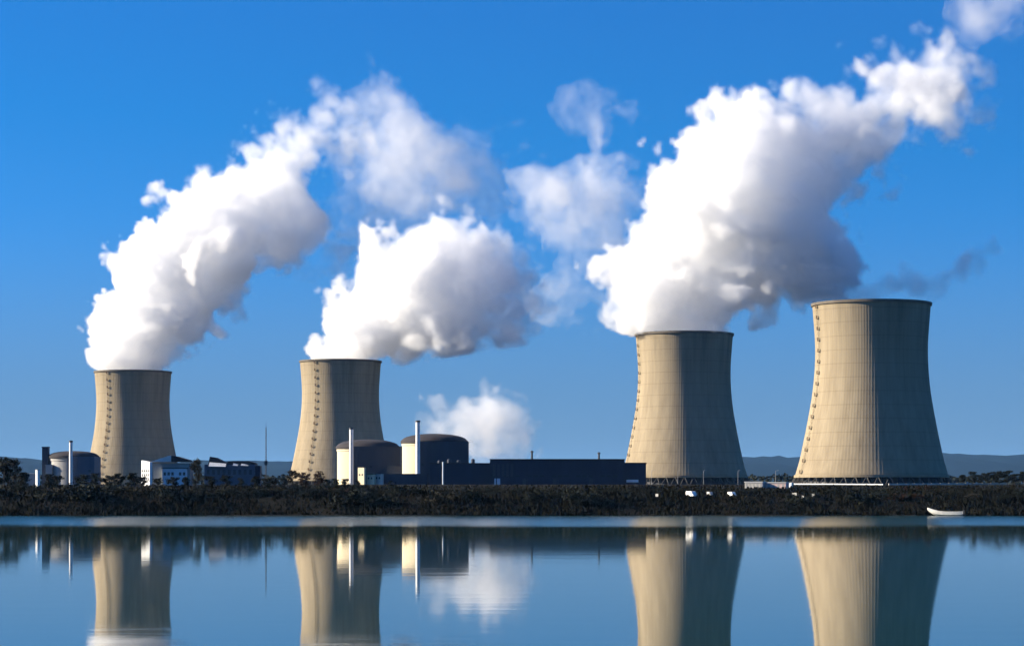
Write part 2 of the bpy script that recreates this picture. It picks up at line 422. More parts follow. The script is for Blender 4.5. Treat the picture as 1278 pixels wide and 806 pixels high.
def stack(x, d, top_y, label, r0=1.5):
    t = thing('vent_stack', at(x, d), 0, label, 'chimney', 'tall white vent stacks')
    h = ht(top_y, d)
    MB().lathe([(r0 * 1.12, -1), (r0 * 1.08, h * 0.5), (r0, h - 1.2)], 20).build('flue', M['white'], t, angle=40)
    MB().lathe([(r0 * 1.18, h - 1.3), (r0 * 1.18, h), (r0 * 0.85, h), (r0 * 0.85, h - 1.3)], 20, close=True).build('cap_ring', M['dark_metal'], t, angle=40)
    lad = MB()
    for s in (-0.25, 0.25): lad.tube((s, -r0 * 1.14 - 0.15, 0), (s, -r0 * 1.05 - 0.1, h - 1.5), 0.04, seg=4)
    z = 1.0
    while z < h - 2: lad.tube((-0.25, -r0 * 1.13 - 0.12, z), (0.25, -r0 * 1.13 - 0.12, z), 0.035, seg=4); z += 1.2
    lad.build('ladder', M['dark_metal'], t)

reactor(92, 1700, 29.5, 563.0, 569.5,
        [('auxiliary_block', (91, 124, 570.0, -20.0, 6.0), M['blue_grey_cladding']), ('lift_tower', (55.5, 63, 557.5, -9.0, -3.0), M['slate_cladding']), ('annex', (62, 70, 580, -15.0, -5), M['grey_wall'])],
        'small grey domed reactor building at the far left, with a dark lift tower', M['grey_wall'])
stack(88.5, 1672, 549.5, 'white vent stack in front of the small grey reactor building at far left', 1.2)
reactor(459, 1850, 38, 548.5, 558.0,
        [('auxiliary_block', (439, 502, 557.6, -26.0, 4.0), M['slate_cladding']), ('annex', (486, 520, 582, -40.0, -26.6), M['slate_cladding'])],
        'domed reactor building with cream side, left one of the central pair', M['cream_wall'])
stack(438.5, 1815, 533.5, 'white vent stack against the left one of the central reactor pair', 1.55)
reactor(542, 1800, 40, 541.5, 551.0,
        [('auxiliary_block', (523, 585, 551.5, -26.0, 4.0), M['slate_cladding']), ('annex', (486, 536, 591.5, -44.0, -34.5), M['slate_cladding'])],
        'domed reactor building with cream side, right one beside the long dark hall', M['cream_wall'])
stack(521.5, 1765, 524.5, 'tallest white vent stack, by the reactor building nearest the dark hall', 1.6)

def block_things():
    # the long dark turbine hall
    d = 1680; k = d / F; x0, x1 = 612, 779
    t = thing('turbine_hall', at(695, d), 0, 'long dark navy flat-roofed hall left of the largest steaming tower', 'industrial hall')
    X0, X1 = (x0 - 695) * k, (x1 - 695) * k; h = ht(572.5, d)
    b = MB().box(X0, X1, 0, 34, -2, h - 0.9)
    n = 22
    for i in range(n + 1):
        x = X0 + (X1 - X0) * i / n
        b.box(x - 0.35, x + 0.35, -0.35, 0, -2, h - 1.5)
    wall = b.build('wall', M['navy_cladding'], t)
    wb = MB()
    for i in range(n):
        if i % 4 == 1: continue
        xa, xb = X0 + (X1 - X0) * i / n + 0.6, X0 + (X1 - X0) * (i + 1) / n - 0.6
        wb.box(xa, xb, -0.06, 0.1, h * 0.30, h * 0.30 + 1.3)
    pieces(wb, 8, 'window', M['glass'], wall)
    MB().box(X0 - 0.5, X1 + 0.5, -0.8, 34.5, h - 0.9, h).build('roof', M['roof_dark'], t)
    h2 = ht(577.0, d); xr = (806.5 - 695) * k
    MB().box(X1 + 0.004, xr, 2.0, 30, -2, h2 - 0.8).build('end_bay', M['navy_cladding'], t)
    MB().box(X1 + 0.55, xr + 0.4, 1.4, 30.4, h2 - 0.8, h2).build('end_bay_roof', M['roof_dark'], t)
    MB().box((782 - 695) * k, (797 - 695) * k, 1.85, 2.05, ht(601.5, d), ht(598.3, d)).build('sign_panel', M['white_clad'], t)
    for xx, yy in ((664, 564), (748, 566)):
        v = MB().tube((((xx - 695) * k), 8, h - 0.2), ((xx - 695) * k, 8, ht(yy, d)), 0.8, 0.7, 12)
        v.lathe([(1.2, ht(yy, d)), (1.2, ht(yy, d) + 0.7), (0.3, ht(yy, d) + 1.3)], 12, (xx - 695) * k, 8); v.build('roof_vent', M['dark_metal'], t)
    g = MB()
    for i in range(5): g.box((615 + i * 5.5 - 695) * k, (618.6 + i * 5.5 - 695) * k, -0.5, -0.36, h * 0.32, h * 0.80)
    pieces(g, 8, 'louvre_panel', M['slate_cladding'], t)
    for xx in (617, 652, 690, 735):
        MB().box((xx - 695) * k, (xx - 695) * k + 4.2, -0.12, 0.06, -1.0, 4.6).build('loading_door', M['white_clad'] if xx in (617,) else M['slate_cladding'], t)
    # the lower dark block between the reactor and the hall
    d = 1690; k = d / F
    t = thing('switchgear_building', at(575, d), 0, 'low navy block between the right domed reactor and the long hall', 'industrial building')
    X0, X1 = (537 - 575) * k, (611 - 575) * k; h = ht(577.5, d)
    b = MB().box(X0, X1, 0, 26, -2, h - 0.7)
    for i in range(12):
        x = X0 + (X1 - X0) * i / 11; b.box(x - 0.3, x + 0.3, -0.3, 0, -2, h - 1.1)
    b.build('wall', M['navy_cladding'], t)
    MB().box(X0 - 0.4, X1 + 0.2, -0.6, 26.3, h - 0.7, h).build('roof', M['roof_dark'], t)
    pl = MB(); 
    for i, xx in enumerate((548, 560, 572, 590)):
        pl.lathe([(1.4, h), (1.4, h + 1.6 + (i % 2)), (0.6, h + 2.2 + (i % 2))], 12, (xx - 575) * k, 10)
    pieces(pl, 36, 'roof_ventilator', M['slate_cladding'], t)
    pp = MB().tube(((553 - 575) * k, -1.2, 0), ((553 - 575) * k, -1.2, h + 0.8), 0.6, seg=10); pp.build('downpipe', M['white_clad'], t)
    # the low pale outbuildings in front of the left reactor of the pair
    d = 1560; k = d / F
    for (x0, x1, yt, rz, lab, mt) in ((446.5, 457, 582.5, 42, 'narrow tall cream outbuilding under the left central reactor', M['cream_wall']),
                                      (457.5, 469, 591.0, 40, 'low cream outbuilding between two others below the central reactors', M['cream_wall']),
                                      (467.5, 479, 590.5, 44, 'low pale boxy outbuilding, nearest to the right central reactor', M['pale_concrete'])):
        t = thing('outbuilding', at((x0 + x1) / 2, d), -R(rz), lab, 'building', 'low pale outbuildings')
        wv = (x1 - x0) * k / (math.cos(R(rz)) + 0.3 * math.sin(R(rz))); dp = wv * 0.15; h = ht(yt, d)
        wall = MB().box(-wv / 2, wv / 2, -dp, dp, -1.5, h - 0.4).build('wall', mt, t)
        MB().box(-wv / 2 - 0.2, wv / 2 + 0.2, -dp - 0.2, dp + 0.2, h - 0.4, h).build('roof', M['roof_dark'], t)
        wb = MB()
        for i in range(2): wb.box(-wv / 2 + wv * (0.18 + 0.42 * i), -wv / 2 + wv * (0.38 + 0.42 * i), -dp - 0.05, -dp + 0.1, h * 0.5, h * 0.5 + 1.3)
        pieces(wb, 8, 'window', M['glass'], wall)
    # pale buildings left of the mast
    d = 1430; k = d / F
    t = thing('office_building', at(206, d), 0, 'pale roofed building with a bright white gable, below the farthest tower', 'building')
    def X(x): return (x - 206) * k
    def H(y): return ht(y, d)
    b = MB().prism([(X(190), -1.5), (X(236), -1.5), (X(236), H(577.5)), (X(190), H(577.5))], 4, 18); b.build('wall', M['grey_wall'], t)
    MB().prism([(X(187.5), H(576)), (X(213), H(576)), (X(213), H(568)), (X(210), H(568.5))], 1.0, 19).build('roof', M['roof_pale'], t)
    MB().prism([(X(213.2), H(576)), (X(237), H(576)), (X(234), H(573.5)), (X(218), H(568.8)), (X(213.2), H(568.2))], 1.5, 18.5).build('roof', M['roof_dark'], t)
    fr = MB().box(X(203), X(233), -1.0, 3.9, -1.5, H(584.5)); fo = fr.build('front_wing', M['white_clad'], t)
    wb = MB()
    for i in range(6):
        if i != 3: wb.box(X(204.5 + i * 4.8), X(207.5 + i * 4.8), -1.06, -0.9, H(593), H(589))
    pieces(wb, 8, 'window', M['glass'], fo)
    MB().box(X(202), X(234), -1.5, 4, H(584.4), H(583.4)).build('roof', M['roof_dark'], fo)
    # the white gable block turned towards the sun
    t2 = thing('white_annex', at(184, d - 6), -R(42), 'bright white gabled annex at the left end of the pale roofed building', 'building')
    wv = 12 * k; 
    g = MB().prism([(-4.0, -1.5), (4.0, -1.5), (4.0, H(576.5)), (-4.0, H(574.2))], -1.5, 0.6); wall = g.build('wall', M['white'], t2)
    wb = MB()
    for i in range(4):
        for j in range(3): wb.box(-3.3 + i * 1.8, -2.3 + i * 1.8, -1.56, -1.4, 3.4 + j * 2.5, 4.9 + j * 2.5)
    pieces(wb, 8, 'window', M['glass'], wall)
    # dark building with broken roofline
    t = thing('workshop_building', at(282, d), 0, 'dark low workshop with pale sloping rooflights, left of the thin mast', 'building')
    def X(x): return (x - 282) * k
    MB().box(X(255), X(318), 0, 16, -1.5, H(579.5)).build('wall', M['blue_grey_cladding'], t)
    MB().prism([(X(259), H(579.4)), (X(283), H(579.4)), (X(281), H(577)), (X(268), H(570.5)), (X(261), H(569.5))], 3, 15).build('roof', M['roof_dark'], t)
    MB().prism([(X(283.2), H(579.4)), (X(319), H(579.4)), (X(317), H(577)), (X(309), H(575)), (X(283.2), H(575.2))], 2.5, 15).build('roof', M['roof_dark'], t)
    for a, c_, y0, y1 in ((261, 282, 581.5, 576.5), (291, 297, 580.5, 577.5), (301, 310, 580.5, 578)):
        q = MB(); hz = H(y0); hy = H(y1); q.add([(X(a), -2.5, hz), (X(c_), -2.2, hz - 0.2), (X(c_), 2.2, hy - 0.8), (X(a), 2.2, hy), (X(a), -2.5, hz - 0.3), (X(c_), -2.2, hz - 0.5), (X(c_), 2.2, hy - 1.1), (X(a), 2.2, hy - 0.3)],
                  [(0, 1, 2, 3), (7, 6, 5, 4), (0, 4, 5, 1), (1, 5, 6, 2), (2, 6, 7, 3), (3, 7, 4, 0)])
        q.build('rooflight', M['roof_pale'], t)
    wb = MB()
    for i in range(9): wb.box(X(258 + i * 6.6), X(261.5 + i * 6.6), -0.06, 0.1, H(592), H(586))
    pieces(wb, 8, 'window', M['glass'], t)
    MB().box(X(318.2), X(324), 2, 12, -1.5, H(581)).build('side_wing', M['navy_cladding'], t)
    # left: low pale shed and white hut
    d = 1360; k = d / F
    t = thing('storage_shed', at(36, d), 0, 'low pale shed among the trees at the far left', 'building')
    MB().box(-9 * k, 8 * k, 0, 8, -1.5, ht(591.5, d)).build('wall', M['grey_wall'], t)
    MB().prism([(-9.8 * k, ht(591.5, d)), (8.8 * k, ht(591.5, d)), (8.8 * k, ht(590.6, d)), (-9.8 * k, ht(589.4, d))], -0.5, 8.5).build('roof', M['pale_concrete'], t)
    t = thing('small_hut', at(47, d - 12), -R(40), 'small white hut beside the low pale shed at the far left', 'hut')
    MB().box(-0.9, 0.9, -0.9, 0.9, -1.5, ht(586.6, d - 12)).build('wall', M['white'], t)
    MB().box(-1.05, 1.05, -1.05, 1.05, ht(586.6, d - 12), ht(585.9, d - 12)).build('roof', M['roof_pale'], t)
    # sheds between the two right-hand towers
    d = 1290; k = d / F
    for (xa, xb, yt, lab, mt, rz) in ((930, 951, 600.8, 'long low whitish shed right of the tower with the largest plume', M['pale_concrete'], 24), (952, 980, 601.5, 'long low pinkish shed left of the nearest tower', M['pink'], 24)):
        t = thing('low_shed', at((xa + xb) / 2, d), -R(rz), lab, 'shed', 'low sheds between the right towers')
        L_ = (xb - xa) * k / math.cos(R(rz)) / 2; h = ht(yt, d)
        w_ = MB().prism([(-L_, -2), (L_, -2), (L_, h - 0.4), (-L_, h - 0.4)], 0, 6); wall = w_.build('wall', mt, t)
        MB().prism([(-L_ - 0.3, h - 0.39), (L_ + 0.3, h - 0.39), (L_ + 0.3, h), (-L_ - 0.3, h)], -0.4, 6.3).build('roof', M['roof_pale'], t)
        dm = MB()
        for i in range(5): dm.box(-L_ + 0.6 + i * L_ * 0.4, -L_ + 1.6 + i * L_ * 0.4, -0.06, 0.1, -0.5, h - 1.2)
        pieces(dm, 8, 'door', M['grey_wall'], wall)
    # pale low wall round the nearest tower
    a, b_ = Vector((187.0, 1528.0)), Vector((236.0, 1470.0))
    def wall_run(a, b_, h, lab, mt):
        L_ = (b_ - a).length; t = thing('boundary_wall', (a.x, a.y, ground(a.y) - 0.5), math.atan2(b_.y - a.y, b_.x - a.x), lab, 'wall', 'low walls in front of the nearest tower')
        slope = (ground(b_.y) - ground(a.y))
        q = MB().add([(0, -0.2, -1), (L_, -0.2, slope - 1), (L_, 0.2, slope - 1), (0, 0.2, -1), (0, -0.2, h), (L_, -0.2, slope + h), (L_, 0.2, slope + h), (0, 0.2, h)],
                 [(0, 3, 2, 1), (4, 5, 6, 7), (0, 1, 5, 4), (1, 2, 6, 5), (2, 3, 7, 6), (3, 0, 4, 7)]); q.build('panel', mt, t)
        p_ = MB(); n = int(L_ / 6)
        for i in range(n + 1):
            x = L_ * i / n; z = slope * i / n; p_.box(x - 0.28, x + 0.28, -0.32, 0.32, z - 1, z + h + 0.12)
        pieces(p_, 8, 'pillar', mt, t)
    wall_run(a, b_, 1.2, 'bright pale low wall below the sunlit left half of the nearest tower', M['white'])
    wall_run(Vector((240.0, 1470.0)), Vector((322.0, 1500.0)), 1.5, 'thin grey low wall below the shaded right half of the nearest tower', M['pale_concrete'])
    t = thing('gate_pillar', at(987, 1330), -R(35), 'white gate pillar at the lower left corner of the nearest tower', 'pillar')
    h = ht(602, 1330)
    MB().box(-0.9, 0.9, -0.9, 0.9, -2.5, h - 0.5).build('shaft', M['white'], t); MB().box(-1.1, 1.1, -1.1, 1.1, h - 0.5, h).build('cap', M['white'], t)
block_things()

def mast():
    d = 1480; t = thing('radio_mast', at(332, d), 0, 'thin dark lattice mast standing alone between the two left towers', 'mast')
    h = ht(526, d); w0 = 0.55; f = MB(); legs = [(0, w0), (-w0 * .87, -w0 * .5), (w0 * .87, -w0 * .5)]
    for x, y in legs: f.tube((x, y, -1), (x * 0.6, y * 0.6, h - 4), 0.11, 0.08, 5)
    n = 22
    for i in range(n):
        z0, z1 = h * 0.92 * i / n, h * 0.92 * (i + 1) / n
        for j in range(3):
            a, b = legs[j], legs[(j + 1) % 3]; s = 1 - 0.4 * i / n
            f.tube((a[0] * s, a[1] * s, z0), (b[0] * s, b[1] * s, z1), 0.05, seg=4)
    f.build('lattice', M['dark_metal'], t)
    MB().tube((0, 0, h - 4.5), (0, 0, h), 0.10, 0.05, 6).build('antenna', M['dark_metal'], t)
    a = MB(); z = ht(577, d)
    a.box(-0.9, 0.9, -0.8, 0.8, z - 1.6, z + 1.2); a.build('equipment_box', M['dark_metal'], t)
mast()

# ------------------------------------------------------------------ things along the bank
def van(x, d, rz, lab, s=1.0, paint='white'):
    t = thing('parked_van', at(x, d), rz, lab, 'van', 'white vehicles on the bank')
    prof = [(-2.6, 0.45), (2.5, 0.45), (2.6, 1.0), (2.1, 1.35), (1.45, 2.25), (1.0, 2.45), (-2.5, 2.45), (-2.6, 2.2)]
    b = MB().prism([(p * s, q * s) for p, q in prof], -0.95 * s, 0.95 * s).build('body', M[paint], t)
    MB().prism([(1.2 * s, 1.45 * s), (1.95 * s, 1.45 * s), (1.45 * s, 2.12 * s), (1.2 * s, 2.12 * s)], -0.97 * s, 0.97 * s).build('window', M['glass'], b)
    for wx in (-1.7, 1.6):
        for wy in (-0.97, 0.75):
            w = bpy.data.objects.new('wheel', MB().lathe([(0.40 * s, 0), (0.40 * s, 0.22 * s)], 16).mesh('wheel', M['tyre'])); C.objects.link(w); w.parent = t
            w.location = (wx * s, wy * s, 0.40 * s); w.rotation_euler = (-R(90), 0, 0)
van(863, 1082, -R(60), 'bright white van parked on the bank below the tower with the largest plume', 1.18)
van(886, 1088, -R(72), 'greyish white van between the two brighter ones on the bank', 0.80, 'dull_white')
van(913.5, 1084, -R(64), 'white van parked rightmost of three on the bank', 0.95)
def signpost(x, d, h, wv, lab, mt, board=True):
    t = thing('bank_sign', at(x, d), -R(38), lab, 'sign', 'small pale signs on the bank')
    MB().tube((0, 0, -0.5), (0, 0, h), 0.09, seg=8).build('post', M['dark_metal'], t)
    MB().box(-wv / 2, wv / 2, -0.16, -0.09, h - 1.1, h + 0.2).build('board', mt, t)
signpost(820, 1078, 2.2, 1.5, 'small pale sign board left of the three white vans', M['dull_white'])
signpost(991.5, 1080, 2.2, 2.4, 'wide pale sign board below the white gate pillar', M['dull_white'])
signpost(1002, 1076, 1.8, 1.2, 'small pale sign board in the middle of the three under the nearest tower', M['dull_white'])
signpost(1015, 1077, 2.4, 1.3, 'narrow white sign board, rightmost of three under the nearest tower', M['dull_white'])

M['hull_white'] = mat('worn_hull_white', (0.50, 0.48, 0.43), 0.6, scale=0.5, col2=(0.68, 0.66, 0.60))
def boat():
    # long open workboat drawn up at the bank, bow to the left
    L_ = 16.2; t = thing('workboat', (px(1180, 640, 1040).x, 1040.5, 0), -R(22), 'long white open boat with raised bow moored at the bank, right', 'boat')
    st = [(-8.1, 0.10, 2.6, 3.7), (-7.2, 0.7, 1.7, 3.4), (-5.6, 1.3, 0.6, 2.9), (-3.0, 1.75, -0.2, 2.2), (0, 1.9, -0.35, 1.95), (4, 1.9, -0.35, 1.95), (7.4, 1.8, -0.3, 2.05), (8.0, 1.7, -0.1, 2.1)]
    vs, fs = [], []
    for x, w_, zk, zs in st:
        vs += [(x, -w_, zs), (x, -w_ * 0.85, zk + 0.35 * (zs - zk)), (x, 0, zk), (x, w_ * 0.85, zk + 0.35 * (zs - zk)), (x, w_, zs), (x, w_ * 0.86, zs), (x, w_ * 0.74, zk + 0.45 * (zs - zk)), (x, -w_ * 0.74, zk + 0.45 * (zs - zk)), (x, -w_ * 0.86, zs)]
    m_ = 9
    for i in range(len(st) - 1):
        for k in range(m_):
            fs.append((i * m_ + k, i * m_ + (k + 1) % m_, (i + 1) * m_ + (k + 1) % m_, (i + 1) * m_ + k))
    fs += [tuple(range(m_)), tuple((len(st) - 1) * m_ + k for k in range(m_ - 1, -1, -1))]
    MB().add(vs, fs).build('hull', M['hull_white'], t, angle=40)
    for x in (-3.2, 0.4, 4.0):
        MB().box(x - 0.3, x + 0.3, -1.55, 1.55, 1.35, 1.5).build('thwart', M['grey_wall'], t)
    m2 = MB().box(7.95, 8.6, -0.35, 0.35, 0.2, 2.7); m2.box(8.1, 8.5, -0.12, 0.12, -0.5, 0.2); m2.build('outboard_motor', M['dark_metal'], t)
boat()

# ------------------------------------------------------------------ trees and bushes
def leaf_quads(mb, rng, c, s, n, flat=0.75):
    for _ in range(n):
        p = Vector((rng.gauss(0, 1), rng.gauss(0, 1), rng.gauss(0, 1) * flat)) * s * 0.55 + c
        a = Vector((rng.uniform(-1, 1), rng.uniform(-1, 1), rng.uniform(-1, 1))).normalized(); b = a.orthogonal().normalized()
        l = rng.uniform(0.16, 0.42); w_ = l * rng.uniform(0.5, 0.9)
        q = rng.uniform(0, 6.28); b = (Matrix.Rotation(q, 3, a) @ b); c2 = a.cross(b)
        mb.add([p - b * l, p + c2 * w_, p + b * l, p - c2 * w_], [(0, 1, 2, 3)])

def tree_meshes(seed, h, spread, bare=0.25, leaf=None, density=1.0):
    """A tapered trunk with limbs and a crown of leaf-sized faces round the branch ends."""
    rng = random.Random(seed); tr = MB(); cr = MB()
    lean = Vector((rng.uniform(-.06, .06), rng.uniform(-.06, .06), 1)) * h
    tr.tube((0, 0, -0.6), lean * 0.5, h * 0.022, h * 0.014, 8); tr.tube(lean * 0.5, lean * 0.92, h * 0.014, h * 0.004, 6)
    for i in range(int(13 + h)):
        t = rng.uniform(bare, 0.9); st = lean * t
        ang = rng.uniform(0, 6.28); r = spread * h * (0.35 + 0.65 * math.sin(math.pi * min(1, (t - bare) / (1 - bare) * 0.8 + 0.18))) * rng.uniform(0.55, 1.1)
        e = st + Vector((math.cos(ang) * r, math.sin(ang) * r, r * rng.uniform(0.25, 0.8)))
        tr.tube(st, e, h * 0.008, h * 0.002, 5)
        for q in (1.0, 0.72, 0.45):
            leaf_quads(cr, rng, st.lerp(e, q) + Vector((rng.uniform(-.3, .3), rng.uniform(-.3, .3), 0.2)), h * 0.085 * rng.uniform(0.7, 1.25), int(34 * density))
    leaf_quads(cr, rng, lean * 0.95, h * 0.08, int(60 * density))
    return tr.mesh('trunk', M['bark']), cr.mesh('crown', leaf)

def bush_mesh(seed, w_, h, leaf):
    rng = random.Random(seed); mb = MB()
    for i in range(9):
        c = Vector((rng.uniform(-.42, .42) * w_, rng.uniform(-.35, .35) * w_, h * rng.uniform(0.05, 0.72)))
        leaf_quads(mb, rng, c, h * rng.uniform(0.26, 0.44), 85, 0.9)
    for i in range(7):
        a = rng.uniform(0, 6.28); mb.tube((0, 0, -0.5), (math.cos(a) * w_ * .3, math.sin(a) * w_ * .3, h * rng.uniform(.6, 1.0)), 0.06, 0.02, 4)
    return mb.mesh('bush', leaf)

TREES = [tree_meshes(11, 10, .30, .12, M['leaf_dark']), tree_meshes(12, 10, .26, .18, M['leaf_dark']), tree_meshes(13, 10, .34, .10, M['leaf_olive'], .8), tree_meshes(14, 10, .28, .15, M['leaf_rust'], .7), tree_meshes(15, 10, .38, .12, M['leaf_dark'])]
BUSH = [bush_mesh(21, 6, 3.6, M['leaf_dark']), bush_mesh(22, 7, 3.2, M['leaf_dark']), bush_mesh(23, 5.5, 3.4, M['leaf_olive']), bush_mesh(24, 6, 3.0, M['leaf_rust']), bush_mesh(25, 7.5, 3.8, M['leaf_dark']), bush_mesh(26, 6, 2.8, M['leaf_olive'])]

def tree(x, d, ytop, kind, lab, group=None, wide=1.0):
    h = ht(ytop, d); s = h / 10.3
    t = thing('tree', at(x, d), rnd.uniform(0, 6.28), lab, 'tree', group)
    for nme, me in zip(('trunk', 'crown'), TREES[kind]):
        o = bpy.data.objects.new(nme, me); C.objects.link(o); o.parent = t; o.scale = (s * wide, s * wide, s)

def tree_row(xs, d0, d1, ytop, kinds, lab, group, wide=1.0, jit=3.0):
    for x in xs:
        tree(x + rnd.uniform(-2, 2), rnd.uniform(d0, d1), ytop(x) + rnd.uniform(-jit * .4, jit), rnd.choice(kinds), lab, group, wide * rnd.uniform(0.85, 1.2))

tree(4, 1270, 569.5, 4, 'tall dark tree cut off by the left edge of the photo', 'trees at the far left', 0.95)
tree(17, 1285, 573.5, 2, 'rounded olive tree second from the left edge', 'trees at the far left', 0.9)
tree_row((30, 58, 72, 104, 118, 134, 150, 164), 1180, 1270, lambda x: 590, (0, 1, 4), 'dark tree in the belt before the leftmost reactor building', 'dark trees before the leftmost reactor', 1.2)
tree(246, 1330, 573, 2, 'olive tree between the pale roofed building and the dark workshop', None, 0.62)
tree_row((176, 196, 214, 232, 262, 280, 300, 318, 340, 354), 1150, 1250, lambda x: 593.5, (0, 1, 4, 2), 'dark tree in the belt before the pale buildings and mast', 'dark trees before the pale buildings', 1.3)
tree_row((366, 380, 396), 1240, 1330, lambda x: 587, (2, 3), 'brownish tree at the foot of the second tower from left', 'brownish trees under the second tower', 1.1, 2)
tree_row((408, 420, 432, 444, 488), 1180, 1260, lambda x: 597, (0, 1), 'dark tree in the belt before the central reactors', 'dark trees before the central reactors', 1.2)
tree_row((1130, 1146, 1158), 1100, 1150, lambda x: 604, (3, 2), 'rust brown small tree under the shaded side of the nearest tower', 'rust brown trees by the boat', 1.4, 3)
tree_row((1200, 1212, 1224, 1236, 1247, 1258, 1268, 1279), 1420, 1520, lambda x: 590 - (x - 1200) * .03, (0, 1, 4), 'dark tree in the clump right of the nearest tower', 'dark trees right of the nearest tower', 1.35, 4)
tree_row((1018, 1032, 1046, 1062), 1150, 1200, lambda x: 605, (0, 4), 'dark small tree before the sunlit foot of the nearest tower', 'small dark trees before the nearest tower', 1.7, 2)

def bush_row(x0, x1, n, d0, d1, ytop, kinds, lab, group, wide=1.0):
    for i in range(n):
        x = x0 + (x1 - x0) * (i + rnd.uniform(0.1, 0.9)) / n; d = rnd.uniform(d0, d1)
        h = max(1.6, ht(ytop + rnd.uniform(-1.5, 4), d)); me = BUSH[rnd.choice(kinds)]
        o = bpy.data.objects.new('bush', me); C.objects.link(o); o.location = at(x, d); o.rotation_euler = (0, 0, rnd.uniform(0, 6.28))
        s = h / 3.6; o.scale = (max(s, 0.8) * wide, max(s, 0.8) * wide, s); tag(o, lab, 'bush', group)
D_ = (0, 1, 4, 4, 2)
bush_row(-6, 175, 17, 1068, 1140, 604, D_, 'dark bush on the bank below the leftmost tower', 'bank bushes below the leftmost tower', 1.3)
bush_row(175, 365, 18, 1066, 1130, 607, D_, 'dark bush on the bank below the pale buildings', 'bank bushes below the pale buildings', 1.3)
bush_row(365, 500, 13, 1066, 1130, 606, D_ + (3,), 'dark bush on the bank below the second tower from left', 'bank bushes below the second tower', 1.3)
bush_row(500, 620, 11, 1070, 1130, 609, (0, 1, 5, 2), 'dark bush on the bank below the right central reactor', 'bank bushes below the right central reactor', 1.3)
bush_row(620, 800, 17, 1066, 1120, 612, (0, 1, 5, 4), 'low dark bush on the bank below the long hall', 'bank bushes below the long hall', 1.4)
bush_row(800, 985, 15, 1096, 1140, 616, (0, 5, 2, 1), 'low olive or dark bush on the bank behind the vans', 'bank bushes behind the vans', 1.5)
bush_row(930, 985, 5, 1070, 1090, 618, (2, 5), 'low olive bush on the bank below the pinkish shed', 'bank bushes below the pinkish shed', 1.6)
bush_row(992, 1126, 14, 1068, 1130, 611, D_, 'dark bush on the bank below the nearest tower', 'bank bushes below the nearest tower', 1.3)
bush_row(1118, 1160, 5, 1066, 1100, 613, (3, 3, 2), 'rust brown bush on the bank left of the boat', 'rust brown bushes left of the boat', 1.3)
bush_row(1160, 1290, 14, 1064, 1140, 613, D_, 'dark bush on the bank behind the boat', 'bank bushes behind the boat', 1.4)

def undergrowth():
    rng = random.Random(77); mb = MB()
    for q_ in range(52000):
        d = 1047 + 75 * rng.random() ** 1.3 if q_ < 32000 else 1095 + 320 * rng.random() ** 1.6
        x = rng.uniform(-0.245, 0.245) * d
        z = ground(d); 
        if rand_noise(x * 1.5, d * .05) + rng.uniform(-.6, .6) < -0.55: continue
        h = rng.uniform(0.5, 1.9) * (0.75 if d > 1110 else 1.0); a = rng.uniform(0, 3.14); w_ = rng.uniform(0.25, 0.6); dx, dy = math.cos(a) * w_, math.sin(a) * w_
        lx, ly = rng.uniform(-.4, .4), rng.uniform(-.4, .4)
        mb.add([(x - dx, d - dy, z - .3), (x + dx, d + dy, z - .3), (x + dx * .5 + lx, d + dy * .5 + ly, z + h), (x - dx * .7 + lx, d - dy * .7 + ly, z + h * .8)], [(0, 1, 2, 3)])
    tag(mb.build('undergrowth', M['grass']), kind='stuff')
undergrowth()

def far_woods():
    """The far-off woods across the plain, one mass."""
    rng = random.Random(5); mb = MB()
    for _ in range(15000):
        x = rng.uniform(-40, 1320); d = rng.uniform(2900, 3400)
        top = 594 + 3.0 * rand_noise(x * 2.2, 1.3) + 1.5 * rand_noise(x * 9, .4)
        zt_ = ht(top, d); z = 16.4 + zt_ * rng.random() ** 0.6
        s = rng.uniform(1.2, 2.6); a = Vector((rng.uniform(-1, 1), rng.uniform(-1, 1), rng.uniform(-1, 1))).normalized(); b = a.orthogonal().normalized(); c2 = a.cross(b)
        p = Vector(((x - CX) * d / F, d, z))
        mb.add([p - b * s, p + c2 * s * .8, p + b * s, p - c2 * s * .8], [(0, 1, 2, 3)])
    tag(mb.build('far_woods', M['leaf_dark']), kind='stuff')
far_woods()

def lamp(x, d, h):
    t = thing('lamp_post', at(x, d), 0, 'slim grey lamp post on the yard between hall and right towers', 'lamp post', 'lamp posts on the yard')
    MB().tube((0, 0, -0.5), (0, 0, h), 0.13, 0.08, 8).tube((0, 0, h), (1.4, -0.6, h + 0.25), 0.06, seg=6).build('pole', M['grey_wall'], t)
    MB().box(1.1, 2.0, -0.85, -0.45, h + 0.18, h + 0.34).build('lamp_head', M['grey_wall'], t)
for x, d in ((813, 1500), (846, 1510), (878, 1500), (921, 1480), (968, 1490)): lamp(x, d, 9.0)

# ------------------------------------------------------------------ air
def haze(density, col):
    m = bpy.data.materials.new('haze_air'); m.use_nodes = True
    n, l = m.node_tree.nodes, m.node_tree.links
    n.remove(n['Principled BSDF'])
    v = n.new('ShaderNodeVolumePrincipled'); v.inputs['Density'].default_value = density; v.inputs['Color'].default_value = (*col, 1)
    l.new(v.outputs[0], n['Material Output'].inputs['Volume'])
    o = MB().box(-70000, 70000, -3000, 64000, -4.0, 900.0).build('haze', m); tag(o, kind='stuff')
haze(0.9e-5, (0.26, 0.54, 0.95))

